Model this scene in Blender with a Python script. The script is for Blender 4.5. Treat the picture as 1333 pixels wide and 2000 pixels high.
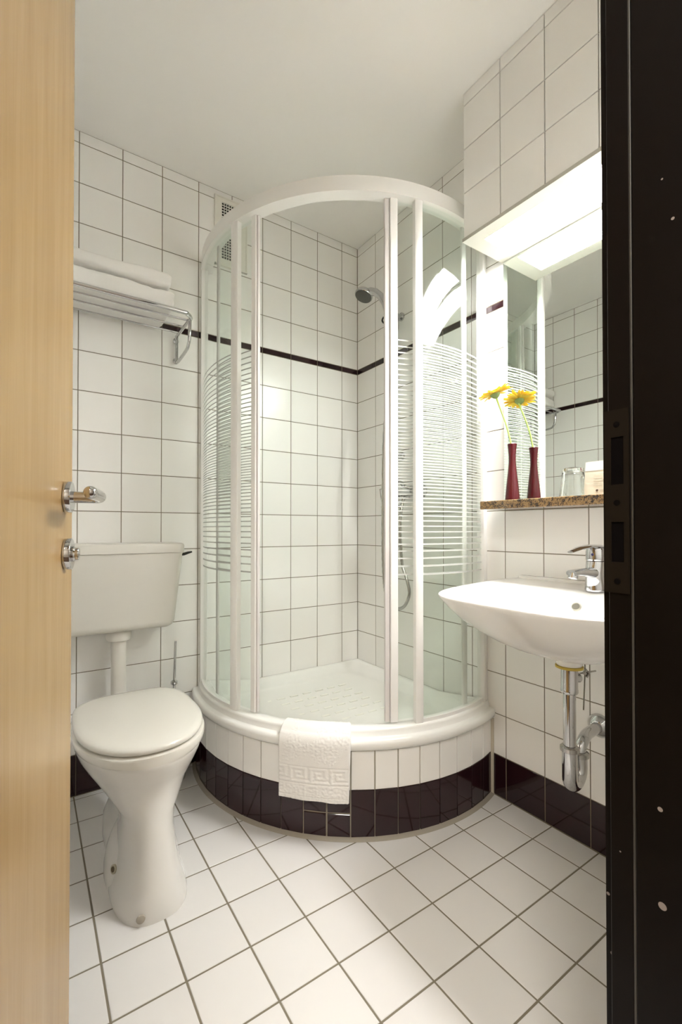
import bpy, math, random
from mathutils import Vector, Matrix, noise
random.seed(7)
for o in list(bpy.data.objects): bpy.data.objects.remove(o, do_unlink=True)
S = bpy.context.scene
COL = S.collection
PI = math.pi
R = math.radians

# ------------------------------------------------------------------ camera
W_PX, F_PX, PX, PY = 1333.0, 888.89, 651.87, 1024.76
YAW, PITCH = 0.981798, 0.010707
cam = bpy.data.cameras.new('camera'); cam_o = bpy.data.objects.new('camera', cam); COL.objects.link(cam_o)
cam.sensor_fit = 'HORIZONTAL'; cam.sensor_width = 36.0; cam.lens = F_PX / W_PX * 36.0
cam.shift_x = (W_PX / 2 - PX) / W_PX; cam.shift_y = (PY - 1000.0) / W_PX
cam.clip_start = 0.02
cam_o.location = (-1.4614, -1.9554, 0.9939)
fwd = Vector((math.cos(YAW) * math.cos(PITCH), math.sin(YAW) * math.cos(PITCH), math.sin(PITCH)))
cam_o.rotation_euler = fwd.to_track_quat('-Z', 'Y').to_euler()
S.camera = cam_o
# ------------------------------------------------------------------ light levels and exposure
LAMP_STRENGTH = 12.0          # glowing diffuser above the mirror
HALL_FILL_STRENGTH = 10.5           # added unseen fill light in the hallway, lifts the bathroom shadows
wd = bpy.data.worlds.new('world'); S.world = wd; wd.use_nodes = True
wd.node_tree.nodes['Background'].inputs[0].default_value = (1.0, 0.93, 0.82, 1)
wd.node_tree.nodes['Background'].inputs[1].default_value = 0.15
S.view_settings.view_transform = 'Standard'; S.view_settings.look = 'None'
S.view_settings.gamma = 1.0; S.view_settings.use_curve_mapping = False
S.view_settings.exposure = 2.78
S.cycles.max_bounces = 18; S.cycles.diffuse_bounces = 10; S.cycles.glossy_bounces = 6; S.cycles.transparent_max_bounces = 24

# ------------------------------------------------------------------ materials
def nm(name):
    m = bpy.data.materials.new(name); m.use_nodes = True
    return m, m.node_tree.nodes, m.node_tree.links
def pbr(name, col, rough=0.5, metal=0.0, spec=0.5, bump=None, coat=0.0, sheen=0.0, var=0.0):
    m, n, l = nm(name); b = n['Principled BSDF']
    b.inputs['Base Color'].default_value = (*col, 1); b.inputs['Roughness'].default_value = rough
    b.inputs['Metallic'].default_value = metal; b.inputs['Specular IOR Level'].default_value = spec
    b.inputs['Coat Weight'].default_value = coat; b.inputs['Sheen Weight'].default_value = sheen
    tc = n.new('ShaderNodeTexCoord')
    if bump:
        sc, st = bump[0], bump[1]
        t = n.new('ShaderNodeTexNoise'); t.inputs['Scale'].default_value = sc; t.inputs['Detail'].default_value = 3
        l.new(tc.outputs['Object'], t.inputs['Vector'])
        bp = n.new('ShaderNodeBump'); bp.inputs['Strength'].default_value = st
        bp.inputs['Distance'].default_value = bump[2] if len(bump) > 2 else 0.001
        l.new(t.outputs['Fac'], bp.inputs['Height']); l.new(bp.outputs['Normal'], b.inputs['Normal'])
    if var:
        oi = n.new('ShaderNodeObjectInfo')
        mx = n.new('ShaderNodeMix'); mx.data_type = 'RGBA'
        mx.inputs['A'].default_value = (*[c * (1 - var) for c in col], 1)
        mx.inputs['B'].default_value = (*[min(1, c * (1 + var)) for c in col], 1)
        l.new(oi.outputs['Random'], mx.inputs['Factor']); l.new(mx.outputs['Result'], b.inputs['Base Color'])
    return m
M = {}
M['tile'] = pbr('white_glazed_tile', (0.87, 0.860, 0.840), 0.26, spec=0.42, bump=(14, 0.16, 0.002), var=0.02)
M['dark_tile'] = pbr('aubergine_glazed_tile', (0.020, 0.0050, 0.0075), 0.07, spec=0.5, bump=(12, 0.10, 0.002), var=0.08)
M['floor_tile'] = pbr('white_floor_tile', (0.66, 0.645, 0.63), 0.38, spec=0.4, bump=(90, 0.10, 0.0006), var=0.02)
M['grout'] = pbr('grey_grout', (0.185, 0.16, 0.11), 0.9, bump=(300, 0.3))
M['floor_grout'] = pbr('floor_grout', (0.19, 0.165, 0.12), 0.9, bump=(300, 0.3))
M['curb_grout'] = pbr('pale_grout', (0.33, 0.30, 0.235), 0.9, bump=(300, 0.3))
M['sealant'] = pbr('grey_sealant', (0.30, 0.27, 0.22), 0.6, bump=(60, 0.3))
M['beige_sealant'] = pbr('beige_sealant', (0.50, 0.45, 0.36), 0.6)
M['plaster'] = pbr('white_plaster', (0.885, 0.875, 0.855), 0.9, bump=(60, 0.15, 0.001))
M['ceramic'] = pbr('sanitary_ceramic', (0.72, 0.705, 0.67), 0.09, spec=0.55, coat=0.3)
M['basin'] = pbr('basin_ceramic', (0.87, 0.86, 0.84), 0.07, spec=0.55, coat=0.3)
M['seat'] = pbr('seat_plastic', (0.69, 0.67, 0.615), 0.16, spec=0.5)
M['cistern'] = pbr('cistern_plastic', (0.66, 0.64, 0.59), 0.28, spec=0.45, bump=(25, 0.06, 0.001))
M['acrylic'] = pbr('tray_acrylic', (0.86, 0.86, 0.835), 0.16, spec=0.5)
M['white_metal'] = pbr('white_lacquered_profile', (0.84, 0.83, 0.81), 0.28, spec=0.5)
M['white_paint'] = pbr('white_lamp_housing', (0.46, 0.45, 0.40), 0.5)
M['vent_plastic'] = pbr('vent_plastic', (0.78, 0.76, 0.70), 0.4)
M['chrome'] = pbr('chrome', (0.58, 0.58, 0.585), 0.06, metal=1.0)
M['satin'] = pbr('worn_chrome', (0.47, 0.455, 0.43), 0.16, metal=1.0, bump=(40, 0.1))
M['brass_ring'] = pbr('yellow_gasket', (0.52, 0.38, 0.06), 0.5)
M['black_plastic'] = pbr('black_plastic', (0.012, 0.012, 0.011), 0.4)
M['dark_void'] = pbr('dark_void', (0.004, 0.003, 0.003), 0.95, spec=.05)
M['rubber'] = pbr('grey_nozzle_rubber', (0.10, 0.10, 0.09), 0.5, bump=(400, 0.5, 0.002))
M['towel'] = pbr('white_terry', (0.86, 0.845, 0.82), 1.0, spec=0.1, bump=(900, 0.55, 0.0025), sheen=0.25)
M['vase'] = pbr('burgundy_glazed_vase', (0.085, 0.003, 0.008), 0.14, spec=0.5)
M['stem'] = pbr('flower_stem', (0.36, 0.50, 0.10), 0.5)
M['sepal'] = pbr('flower_calyx', (0.22, 0.30, 0.10), 0.6)
M['print'] = pbr('white_glass_print', (0.52, 0.53, 0.505), 0.5)
M['card'] = pbr('cream_card', (0.78, 0.72, 0.58), 0.7)
M['card_white'] = pbr('white_card', (0.83, 0.82, 0.78), 0.7)
M['ink'] = pbr('brown_ink', (0.07, 0.035, 0.02), 0.7)
M['seal'] = pbr('clear_seal', (0.66, 0.63, 0.62), 0.4)
M['frame_paint'] = None
M['hall_wall'] = pbr('hall_paint', (0.62, 0.58, 0.52), 0.9)
M['hall_floor'] = pbr('hall_carpet', (0.10, 0.06, 0.04), 1.0, bump=(200, 0.4))

def mat_petal():
    m, n, l = nm('yellow_petals'); b = n['Principled BSDF']
    b.inputs['Roughness'].default_value = 0.55
    tc = n.new('ShaderNodeTexCoord'); t = n.new('ShaderNodeTexNoise'); t.inputs['Scale'].default_value = 30
    l.new(tc.outputs['Object'], t.inputs['Vector'])
    cr = n.new('ShaderNodeValToRGB')
    cr.color_ramp.elements[0].color = (0.86, 0.50, 0.012, 1); cr.color_ramp.elements[0].position = 0.3
    cr.color_ramp.elements[1].color = (0.90, 0.76, 0.10, 1); cr.color_ramp.elements[1].position = 0.6
    l.new(t.outputs['Fac'], cr.inputs[0]); l.new(cr.outputs[0], b.inputs['Base Color'])
    tr = n.new('ShaderNodeBsdfTranslucent'); l.new(cr.outputs[0], tr.inputs[0])
    mx = n.new('ShaderNodeMixShader'); mx.inputs[0].default_value = 0.35
    l.new(b.outputs[0], mx.inputs[1]); l.new(tr.outputs[0], mx.inputs[2])
    l.new(mx.outputs[0], n['Material Output'].inputs[0])
    return m
M['petal'] = mat_petal()

def mat_glass(name, tint, boost):
    m, n, l = nm(name); n.remove(n['Principled BSDF'])
    geo = n.new('ShaderNodeNewGeometry')
    ior = n.new('ShaderNodeMath'); ior.operation = 'MULTIPLY_ADD'      # keep the same outside index on both faces
    ior.inputs[1].default_value = 1 / 1.52 - 1.52; ior.inputs[2].default_value = 1.52
    l.new(geo.outputs['Backfacing'], ior.inputs[0])
    fr = n.new('ShaderNodeFresnel'); l.new(ior.outputs[0], fr.inputs['IOR'])
    k = n.new('ShaderNodeMath'); k.operation = 'MULTIPLY'; k.inputs[1].default_value = boost; k.use_clamp = True
    l.new(fr.outputs[0], k.inputs[0])
    tr = n.new('ShaderNodeBsdfTransparent'); tr.inputs[0].default_value = (*tint, 1)
    gl = n.new('ShaderNodeBsdfGlossy'); gl.inputs['Roughness'].default_value = 0.0
    mx = n.new('ShaderNodeMixShader'); l.new(k.outputs[0], mx.inputs[0])
    l.new(tr.outputs[0], mx.inputs[1]); l.new(gl.outputs[0], mx.inputs[2])
    l.new(mx.outputs[0], n['Material Output'].inputs[0])
    return m
M['glass'] = mat_glass('shower_glass', (0.953, 0.972, 0.958), 0.36)
M['tumbler'] = pbr('tumbler_glass', (0.97, 0.985, 0.975), 0.0)
M['tumbler'].node_tree.nodes['Principled BSDF'].inputs['Transmission Weight'].default_value = 1.0
M['tumbler'].node_tree.nodes['Principled BSDF'].inputs['IOR'].default_value = 1.5

def mat_mirror():
    m, n, l = nm('mirror_silver'); b = n['Principled BSDF']
    b.inputs['Base Color'].default_value = (0.80, 0.84, 0.80, 1); b.inputs['Metallic'].default_value = 1
    b.inputs['Roughness'].default_value = 0.0
    return m
M['mirror'] = mat_mirror()

def mat_granite():
    m, n, l = nm('brown_granite'); b = n['Principled BSDF']
    b.inputs['Roughness'].default_value = 0.15
    tc = n.new('ShaderNodeTexCoord')
    v = n.new('ShaderNodeTexVoronoi'); v.inputs['Scale'].default_value = 330
    t = n.new('ShaderNodeTexNoise'); t.inputs['Scale'].default_value = 60; t.inputs['Detail'].default_value = 6
    l.new(tc.outputs['Object'], v.inputs['Vector']); l.new(tc.outputs['Object'], t.inputs['Vector'])
    sp = n.new('ShaderNodeSeparateColor'); l.new(v.outputs['Color'], sp.inputs[0])
    ad = n.new('ShaderNodeMath'); ad.operation = 'MULTIPLY_ADD'; ad.inputs[1].default_value = 0.45
    l.new(sp.outputs[0], ad.inputs[0]); l.new(t.outputs['Fac'], ad.inputs[2])
    cr = n.new('ShaderNodeValToRGB'); e = cr.color_ramp.elements
    e[0].position = 0.50; e[0].color = (0.030, 0.024, 0.020, 1)
    e[1].position = 0.95; e[1].color = (0.33, 0.21, 0.10, 1)
    x = e.new(0.62); x.color = (0.115, 0.08, 0.05, 1)
    x = e.new(0.74); x.color = (0.26, 0.155, 0.062, 1)
    l.new(ad.outputs[0], cr.inputs[0]); l.new(cr.outputs[0], b.inputs['Base Color'])
    return m
M['granite'] = mat_granite()

def mat_wood():
    m, n, l = nm('maple_veneer'); b = n['Principled BSDF']
    b.inputs['Roughness'].default_value = 0.27; b.inputs['Specular IOR Level'].default_value = 0.5
    tc = n.new('ShaderNodeTexCoord'); mp = n.new('ShaderNodeMapping'); mp.inputs['Scale'].default_value = (9, 9, 0.7)
    l.new(tc.outputs['Object'], mp.inputs['Vector'])
    t = n.new('ShaderNodeTexNoise'); t.inputs['Scale'].default_value = 3; t.inputs['Detail'].default_value = 6
    t.inputs['Roughness'].default_value = 0.6; t.inputs['Distortion'].default_value = 0.4
    l.new(mp.outputs[0], t.inputs['Vector'])
    mp2 = n.new('ShaderNodeMapping'); mp2.inputs['Scale'].default_value = (160, 160, 3)
    l.new(tc.outputs['Object'], mp2.inputs['Vector'])
    t2 = n.new('ShaderNodeTexNoise'); t2.inputs['Scale'].default_value = 2; t2.inputs['Detail'].default_value = 2
    l.new(mp2.outputs[0], t2.inputs['Vector'])
    ad = n.new('ShaderNodeMath'); ad.operation = 'MULTIPLY_ADD'; ad.inputs[1].default_value = 0.25
    l.new(t2.outputs['Fac'], ad.inputs[0]); l.new(t.outputs['Fac'], ad.inputs[2])
    cr = n.new('ShaderNodeValToRGB'); e = cr.color_ramp.elements
    e[0].position = 0.42; e[0].color = (0.375, 0.230, 0.086, 1)
    e[1].position = 0.82; e[1].color = (0.445, 0.283, 0.115, 1)
    l.new(ad.outputs[0], cr.inputs[0]); l.new(cr.outputs[0], b.inputs['Base Color'])
    return m
M['wood'] = mat_wood()

def mat_frame():
    m, n, l = nm('dark_frame_paint'); b = n['Principled BSDF']
    b.inputs['Roughness'].default_value = 0.45; b.inputs['Specular IOR Level'].default_value = 0.12
    tc = n.new('ShaderNodeTexCoord')
    v = n.new('ShaderNodeTexVoronoi'); v.inputs['Scale'].default_value = 26
    l.new(tc.outputs['Object'], v.inputs['Vector'])
    t = n.new('ShaderNodeTexNoise'); t.inputs['Scale'].default_value = 9
    l.new(tc.outputs['Object'], t.inputs['Vector'])
    mu = n.new('ShaderNodeMath'); mu.operation = 'SUBTRACT'; l.new(v.outputs['Distance'], mu.inputs[0])
    k = n.new('ShaderNodeMath'); k.operation = 'MULTIPLY_ADD'; k.inputs[1].default_value = 0.5; k.inputs[2].default_value = -0.245
    l.new(t.outputs['Fac'], k.inputs[0]); l.new(k.outputs[0], mu.inputs[1])
    lt = n.new('ShaderNodeMath'); lt.operation = 'LESS_THAN'; lt.inputs[1].default_value = 0.025
    l.new(mu.outputs[0], lt.inputs[0])
    mx = n.new('ShaderNodeMix'); mx.data_type = 'RGBA'
    mx.inputs['A'].default_value = (0.0045, 0.0028, 0.0020, 1); mx.inputs['B'].default_value = (0.30, 0.26, 0.24, 1)
    l.new(lt.outputs[0], mx.inputs['Factor']); l.new(mx.outputs['Result'], b.inputs['Base Color'])
    return m
M['frame_paint'] = mat_frame()

def mat_emit(name, col, strength):
    m, n, l = nm(name); b = n['Principled BSDF']
    b.inputs['Base Color'].default_value = (0.8, 0.8, 0.8, 1); b.inputs['Roughness'].default_value = 0.35
    b.inputs['Emission Color'].default_value = (*col, 1); b.inputs['Emission Strength'].default_value = strength
    return m

def mat_walltile(name):
    """tile grid for the two walls that the photograph does not show"""
    m, n, l = nm(name); b = n['Principled BSDF']; b.inputs['Roughness'].default_value = 0.12
    tc = n.new('ShaderNodeTexCoord'); br = n.new('ShaderNodeTexBrick')
    sx = n.new('ShaderNodeSeparateXYZ'); l.new(tc.outputs['Object'], sx.inputs[0])
    ad = n.new('ShaderNodeMath'); l.new(sx.outputs[0], ad.inputs[0]); l.new(sx.outputs[1], ad.inputs[1])
    cb = n.new('ShaderNodeCombineXYZ'); l.new(ad.outputs[0], cb.inputs[0]); l.new(sx.outputs[2], cb.inputs[1])
    l.new(cb.outputs[0], br.inputs['Vector'])
    br.offset = 0; br.inputs['Scale'].default_value = 1; br.inputs['Brick Width'].default_value = 0.1515
    br.inputs['Row Height'].default_value = 0.152; br.inputs['Mortar Size'].default_value = 0.0013
    br.inputs['Color1'].default_value = (0.87, 0.86, 0.84, 1); br.inputs['Color2'].default_value = (0.87, 0.86, 0.84, 1)
    br.inputs['Mortar'].default_value = (0.27, 0.235, 0.17, 1)
    l.new(br.outputs['Color'], b.inputs['Base Color'])
    return m
M['wall_tiled'] = mat_walltile('tiled_wall')

# ------------------------------------------------------------------ mesh helpers (world coordinates)
class MB:
    def __init__(s): s.v = []; s.f = []
    def add(s, vs, fs):
        o = len(s.v); s.v += [tuple(p) for p in vs]; s.f += [tuple(i + o for i in f) for f in fs]; return s
    def box(s, x0, x1, y0, y1, z0, z1, bev=0.0):
        x0, x1 = min(x0, x1), max(x0, x1); y0, y1 = min(y0, y1), max(y0, y1); z0, z1 = min(z0, z1), max(z0, z1)
        if bev <= 0:
            vs = [(x, y, z) for z in (z0, z1) for y in (y0, y1) for x in (x0, x1)]
            return s.add(vs, [(0, 2, 3, 1), (4, 5, 7, 6), (0, 1, 5, 4), (2, 6, 7, 3), (0, 4, 6, 2), (1, 3, 7, 5)])
        b = bev; rings = []
        def rect(i, z):
            return [(x0 + i, y0 + b, z), (x0 + b, y0 + i, z), (x1 - b, y0 + i, z), (x1 - i, y0 + b, z),
                    (x1 - i, y1 - b, z), (x1 - b, y1 - i, z), (x0 + b, y1 - i, z), (x0 + i, y1 - b, z)]
        return s.loft([rect(b, z0), rect(0, z0 + b), rect(0, z1 - b), rect(b, z1)], cap=True)
    def loft(s, rings, cap=False, closed=True, cap0=None, cap1=None):
        n = len(rings[0]); vs = [p for r in rings for p in r]; fs = []
        for i in range(len(rings) - 1):
            for j in range(n if closed else n - 1):
                k = (j + 1) % n
                fs.append((i * n + j, i * n + k, (i + 1) * n + k, (i + 1) * n + j))
        if cap or cap0: fs.append(tuple(reversed(range(n))))
        if cap or cap1: fs.append(tuple(range((len(rings) - 1) * n, len(rings) * n)))
        return s.add(vs, fs)
    def sweep(s, path, rad, seg=12, cap=True, up=(0, 0, 1)):
        """tube along a path; rad: number, list of numbers or list of (side, up) radii"""
        P = [Vector(p) for p in path]; rings = []
        U = Vector(up)
        for i, p in enumerate(P):
            t = (P[min(i + 1, len(P) - 1)] - P[max(i - 1, 0)]).normalized()
            a = t.cross(U)
            if a.length < 1e-4: a = t.cross(Vector((1, 0, 0.01)))
            a.normalize(); b = a.cross(t).normalized()
            if i:                       # keep the frame from flipping
                a0 = prev - t * prev.dot(t)
                if a0.length > 1e-5: a = a0.normalized(); b = a.cross(t).normalized()
            prev = a
            r = rad[i] if isinstance(rad, (list, tuple)) else rad
            ra, rb = r if isinstance(r, (list, tuple)) else (r, r)
            rings.append([tuple(p + a * ra * math.cos(2 * PI * k / seg) + b * rb * math.sin(2 * PI * k / seg)) for k in range(seg)])
        return s.loft(rings, cap=cap)
    def lathe(s, prof, loc, axis=(0, 0, 1), seg=32, cap=True):
        """prof: list of (radius, height along axis)"""
        q = Vector((0, 0, 1)).rotation_difference(Vector(axis).normalized()); L = Vector(loc)
        rings = [[tuple(L + q @ Vector((r * math.cos(2 * PI * k / seg), r * math.sin(2 * PI * k / seg), h))) for k in range(seg)] for r, h in prof]
        return s.loft(rings, cap=cap)
    def arc_bar(s, cc, r0, r1, a0, a1, z0, z1, n=40):
        rings = []
        for i in range(n + 1):
            a = R(a0 + (a1 - a0) * i / n); c, d = math.cos(a), math.sin(a)
            rings.append([(cc[0] + r * c, cc[1] + r * d, z) for r, z in ((r0, z0), (r1, z0), (r1, z1), (r0, z1))])
        return s.loft(rings, cap=True)
    def build(s, name, mat, parent=None, smooth=False, origin=None, angle=40):
        o = Vector(origin) if origin is not None else (wloc(parent) if parent else Vector((0, 0, 0)))
        me = bpy.data.meshes.new(name)
        me.from_pydata([(v[0] - o.x, v[1] - o.y, v[2] - o.z) for v in s.v], [], s.f)
        me.validate(); me.update()
        me.materials.append(M[mat] if isinstance(mat, str) else mat)
        import bmesh
        bm = bmesh.new(); bm.from_mesh(me); bmesh.ops.recalc_face_normals(bm, faces=bm.faces); bm.to_mesh(me); bm.free()
        if smooth:
            me.shade_smooth()
            me.set_sharp_from_angle(angle=R(angle))
        ob = bpy.data.objects.new(name, me); COL.objects.link(ob)
        if parent is not None: ob.parent = parent; ob.location = o - wloc(parent)
        else: ob.location = o
        return ob
def wloc(o):
    p = Vector((0, 0, 0))
    while o is not None: p += Vector(o.location); o = o.parent
    return p
def tag(o, label=None, cat=None, group=None, kind=None):
    if label: o['label'] = label
    if cat: o['category'] = cat
    if group: o['group'] = group
    if kind: o['kind'] = kind
    return o
def thing(name, label, cat, loc, group=None):
    o = bpy.data.objects.new(name, None); COL.objects.link(o); o.location = loc; o.empty_display_size = 0.05
    return tag(o, label, cat, group)
def struct(o, label): return tag(o, label, None, None, 'structure')

# one shared low-poly tile mesh per size: width along local X, height along local Z, glazed face at local -Y
TILES = {}
def tile_mesh(w, h, mat, t=0.006, b=0.0011, nm_='tile'):
    key = (round(w, 4), round(h, 4), mat)
    if key in TILES: return TILES[key]
    x, z = w / 2, h / 2
    def rr(i, y): return [(-x + i, y, -z + i), (x - i, y, -z + i), (x - i, y, z - i), (-x + i, y, z - i)]
    m = MB(); m.loft([rr(0, t), rr(0, 0.0009), rr(b, 0.0)], cap=True)
    me = bpy.data.meshes.new('tile'); me.from_pydata(m.v, [], m.f); me.update()
    import bmesh
    bm = bmesh.new(); bm.from_mesh(me); bmesh.ops.recalc_face_normals(bm, faces=bm.faces); bm.to_mesh(me); bm.free()
    me.materials.append(M[mat]); TILES[key] = me
    return me
def put_tile(name, w, h, mat, loc, rotz, parent, tilt=0.0016, rotx=0.0):
    o = bpy.data.objects.new(name, tile_mesh(w, h, mat)); COL.objects.link(o)
    o.parent = parent; o.location = Vector(loc) - wloc(parent)
    o.rotation_euler = (rotx + random.uniform(-tilt, tilt), random.uniform(-.0004, .0004), rotz + random.uniform(-tilt, tilt))
    return o

# ------------------------------------------------------------------ room shell
X0, Y0, ZC = -1.635, -1.68, 2.505        # left wall, entrance wall, ceiling height
J = 0.0029                              # wall joint width
TW, TH = 0.15145, 0.152
GR = 0.0013                             # joints lie this far behind the glaze

wall_back = struct(MB().box(X0 - .1, .1, GR, .12, -.1, ZC + .1).build('wall_back', 'grout'), 'white tiled wall behind toilet and shower with dark stripe')
wall_right = struct(MB().box(GR, .12, Y0 - .12, GR, -.1, ZC + .1).build('wall_right', 'grout'), 'white tiled wall behind basin and mirror')
wall_left = struct(MB().box(X0 - .1, X0 - GR, Y0 - .12, GR, -.1, ZC + .1).build('wall_left', 'grout'), 'white tiled wall behind the open door')
floor = struct(MB().box(X0, GR, Y0, GR, -.1, -GR).build('floor', 'floor_grout'), 'white square tiled bathroom floor')
ceiling = struct(MB().box(X0, GR, Y0, GR, ZC, ZC + .1).build('ceiling', 'plaster'), 'plain white plaster ceiling')
JR = -0.874                             # right door jamb face
HL = -1.585                             # left door jamb face
fw_ = MB()
fw_.box(JR + .02, .0, Y0 - .12, Y0, 0, ZC); fw_.box(X0, HL - .02, Y0 - .12, Y0, 0, ZC); fw_.box(HL - .02, JR + .02, Y0 - .12, Y0, 2.07, ZC)
wall_front = struct(fw_.build('wall_front', 'wall_tiled'), 'white tiled wall around the doorway')

# rows: (z0, z1, material)
rows = [(0.0, TH, 'dark_tile')] + [(TH * k, TH * (k + 1), 'tile') for k in range(1, 12)] + [(1.824, 1.850, 'dark_tile')]
rows += [(1.850 + .1526 * k, 1.850 + .1526 * (k + 1), 'tile') for k in range(4)] + [(2.4604, ZC, 'tile')]
def spans(first, pitch, lo, hi):
    xs = [first + pitch * k for k in range(-40, 40)]
    xs = [lo] + [x for x in xs if lo + .012 < x < hi - .012] + [hi]
    return list(zip(xs[:-1], xs[1:]))
for z0, z1, mt in rows:
    for a, b in spans(-0.1015, TW, X0, 0.0):
        if z1 < .30 and a > -.84: continue                         # under the shower tray
        jn = J
        put_tile('tile', b - a - jn, z1 - z0 - jn, mt, ((a + b) / 2, 0, (z0 + z1) / 2), 0, wall_back)
    for a, b in spans(-0.1523, TW, Y0, 0.0):
        if z1 < .30 and a > -.80: continue
        if b < -.90 and z0 > 1.10: continue                        # behind mirror and lamp box
        put_tile('tile', b - a - J, z1 - z0 - J, mt, (0, (a + b) / 2, (z0 + z1) / 2), -PI / 2, wall_right)

    for a, b in spans(-0.145, .1518, Y0, 0.0):
        put_tile('tile', b - a - J, z1 - z0 - J, mt, (X0, (a + b) / 2, (z0 + z1) / 2), PI / 2, wall_left)

# floor tiles
PF = 0.1513; FJ = 0.0046
CC = (-0.217, -0.203)
for xa, xb in spans(-0.1091, PF, X0, 0.0):
    for ya, yb in spans(-0.9340, PF, Y0, 0.0):
        far = max(math.hypot(x - CC[0], y - CC[1]) for x in (xa, xb) for y in (ya, yb))
        if far < .67 or (xa > CC[0] and ya > CC[1]) or (xa > -.70 and ya > -.45): continue
        o = put_tile('floor_tile', xb - xa - FJ, yb - ya - FJ, 'floor_tile', ((xa + xb) / 2, (ya + yb) / 2, 0), 0, floor, 0.0008, rotx=-PI / 2)

# ------------------------------------------------------------------ lamp box (tiled soffit) over the basin
SX, SY, SZ = -0.218, -0.905, 1.987
soffit = struct(MB().box(SX + .0060, 0, Y0, SY - .006, SZ + .014, ZC).build('wall_soffit', 'grout'), 'white tiled lamp box hanging from the ceiling above basin')
for z0, z1 in [(SZ + .003, 2.1552), (2.1552, 2.3078), (2.3078, 2.4604), (2.4604, ZC)]:
    for a, b in spans(-1.0525, TW, Y0, SY):
        put_tile('tile', b - a - J, z1 - z0 - J, 'tile', (SX, (a + b) / 2, (z0 + z1) / 2), -PI / 2, soffit)
    put_tile('tile', -SX - J - .004, z1 - z0 - J, 'tile', (SX / 2, SY, (z0 + z1) / 2), PI, soffit)
lamp = thing('mirror_lamp', 'long glowing white lamp set in the underside of tiled box above mirror', 'lamp', (SX / 2, -1.29, SZ))
fr = MB()
DX0, DX1, DY0, DY1 = -.172, -.022, -.957, -1.63
fr.box(SX - .003, DX0, Y0 + .002, SY + .003, SZ, SZ + .012); fr.box(DX1, 0, Y0 + .002, SY + .003, SZ, SZ + .012)
fr.box(DX0, DX1, DY0, SY + .003, SZ, SZ + .012); fr.box(DX0, DX1, Y0 + .002, DY1, SZ, SZ + .012)
fr.build('housing', 'white_paint', lamp)
MB().box(DX0, DX1, DY1, DY0, SZ + .003, SZ + .010).build('diffuser', mat_emit('lamp_diffuser', (1.0, 0.985, 0.97), LAMP_STRENGTH), lamp)

# ------------------------------------------------------------------ mirror, shelf
mir = thing('wall_mirror', 'frameless rectangular wall mirror above the granite shelf', 'mirror', (0, -1.29, 1.095))
MB().box(-.0045, -.0003, Y0 + .003, -.909, 1.0955, SZ - .002, 0.0012).build('mirror_glass', 'mirror', mir)
shelf = tag(MB().box(-.14, 0, Y0 + .002, -.907, 1.0645, 1.093, .0022).build('granite_shelf', 'granite', origin=(-.07, -1.29, 1.0645)), 'narrow brown speckled granite shelf under the mirror', 'shelf')
# ------------------------------------------------------------------ shower: tiled base
RC = 0.68; A0, DA = 163.5, 6.57; NC = 19
def pol(r, a): return (CC[0] + r * math.cos(R(a)), CC[1] + r * math.sin(R(a)))
def outline(r, d, narc=64, nw=10, rc=0.05):
    """closed quadrant outline: arc of radius r, walls inset by d, rounded inner corner; list of (x, y, on_arc 0..1)"""
    aA = 180 - math.degrees(math.asin((-CC[1] - d) / r)); aB = 270 + math.degrees(math.asin((-CC[0] - d) / r))
    pts = [(*pol(r, aA + (aB - aA) * i / narc), 1.0) for i in range(narc + 1)]
    xB, yB = pts[-1][0], pts[-1][1]; xA, yA = pts[0][0], pts[0][1]
    rc = max(rc, 1e-4)
    for i in range(1, nw + 1):
        t = i / nw; pts.append((xB, yB + (-d - rc - yB) * t, max(0, 1 - t * nw / 3)))
    for i in range(1, 9):
        a = R(90 * i / 9); pts.append((-d - rc + rc * math.cos(a), -d - rc + rc * math.sin(a), 0))
    for i in range(nw):
        t = i / nw; pts.append((-d - rc + (xA + d + rc) * t, yA, max(0, 1 - (1 - t) * nw / 3)))
    return pts
base = thing('shower_plinth', 'curved tiled shower plinth with white upper and dark lower tiles', 'plinth', (-.45, -.45, 0))
ol = outline(RC - .0035, .003, rc=.001)
ol2 = outline(RC - .012, .030, rc=.001); ol3 = outline(RC - .014, .032, rc=.001)
MB().loft([[(x, y, 0.0) for x, y, _ in ol], [(x, y, .268 + .0145 * t) for x, y, t in ol], [(x, y, .268 + .0145 * t) for x, y, t in ol2], [(x, y, .245) for x, y, _ in ol3]], cap=True).build('plinth_core', 'curb_grout', base, True)
CHORD = 2 * RC * math.sin(R(DA / 2)); RM = RC * math.cos(R(DA / 2))
for k in range(NC):
    a = A0 + DA * (k + .5); x, y = pol(RM + .0012, a); rz = R(a) + PI / 2
    jn = .0028
    put_tile('plinth_tile', CHORD - .0042, .283 - .1575 - jn, 'tile', (x, y, (.283 + .1575) / 2), rz, base, .002)
    if k in (9, 10):
        put_tile('plinth_tile', CHORD - .0055, .1575 - .083 - .0045, 'dark_tile', (x, y, .1202), rz, base, .002)
        put_tile('plinth_tile', CHORD - .0055, .083 - .006 - .0045, 'dark_tile', (x, y, .0435), rz, base, .002)
    else:
        put_tile('plinth_tile', CHORD - jn, .1575 - .005 - jn, 'dark_tile', (x, y, .0815), rz, base, .004)
rings = []
for i in range(81):
    a = 163.5 + (288.3 - 163.5) * i / 80
    rings.append([(*pol(r, a), z) for r, z in ((RC - .004, .0), (RC + .013, .0003), (RC + .011, .0022), (RC + .002, .009), (RC - .004, .009))])
MB().loft(rings, cap=True).build('sealant_joint', 'sealant', base, True)
MB().sweep([(-.004, -.852, .0), (-.004, -.852, .282)], .0075, 10).build('sealant_strip', 'beige_sealant', base, True)

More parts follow.
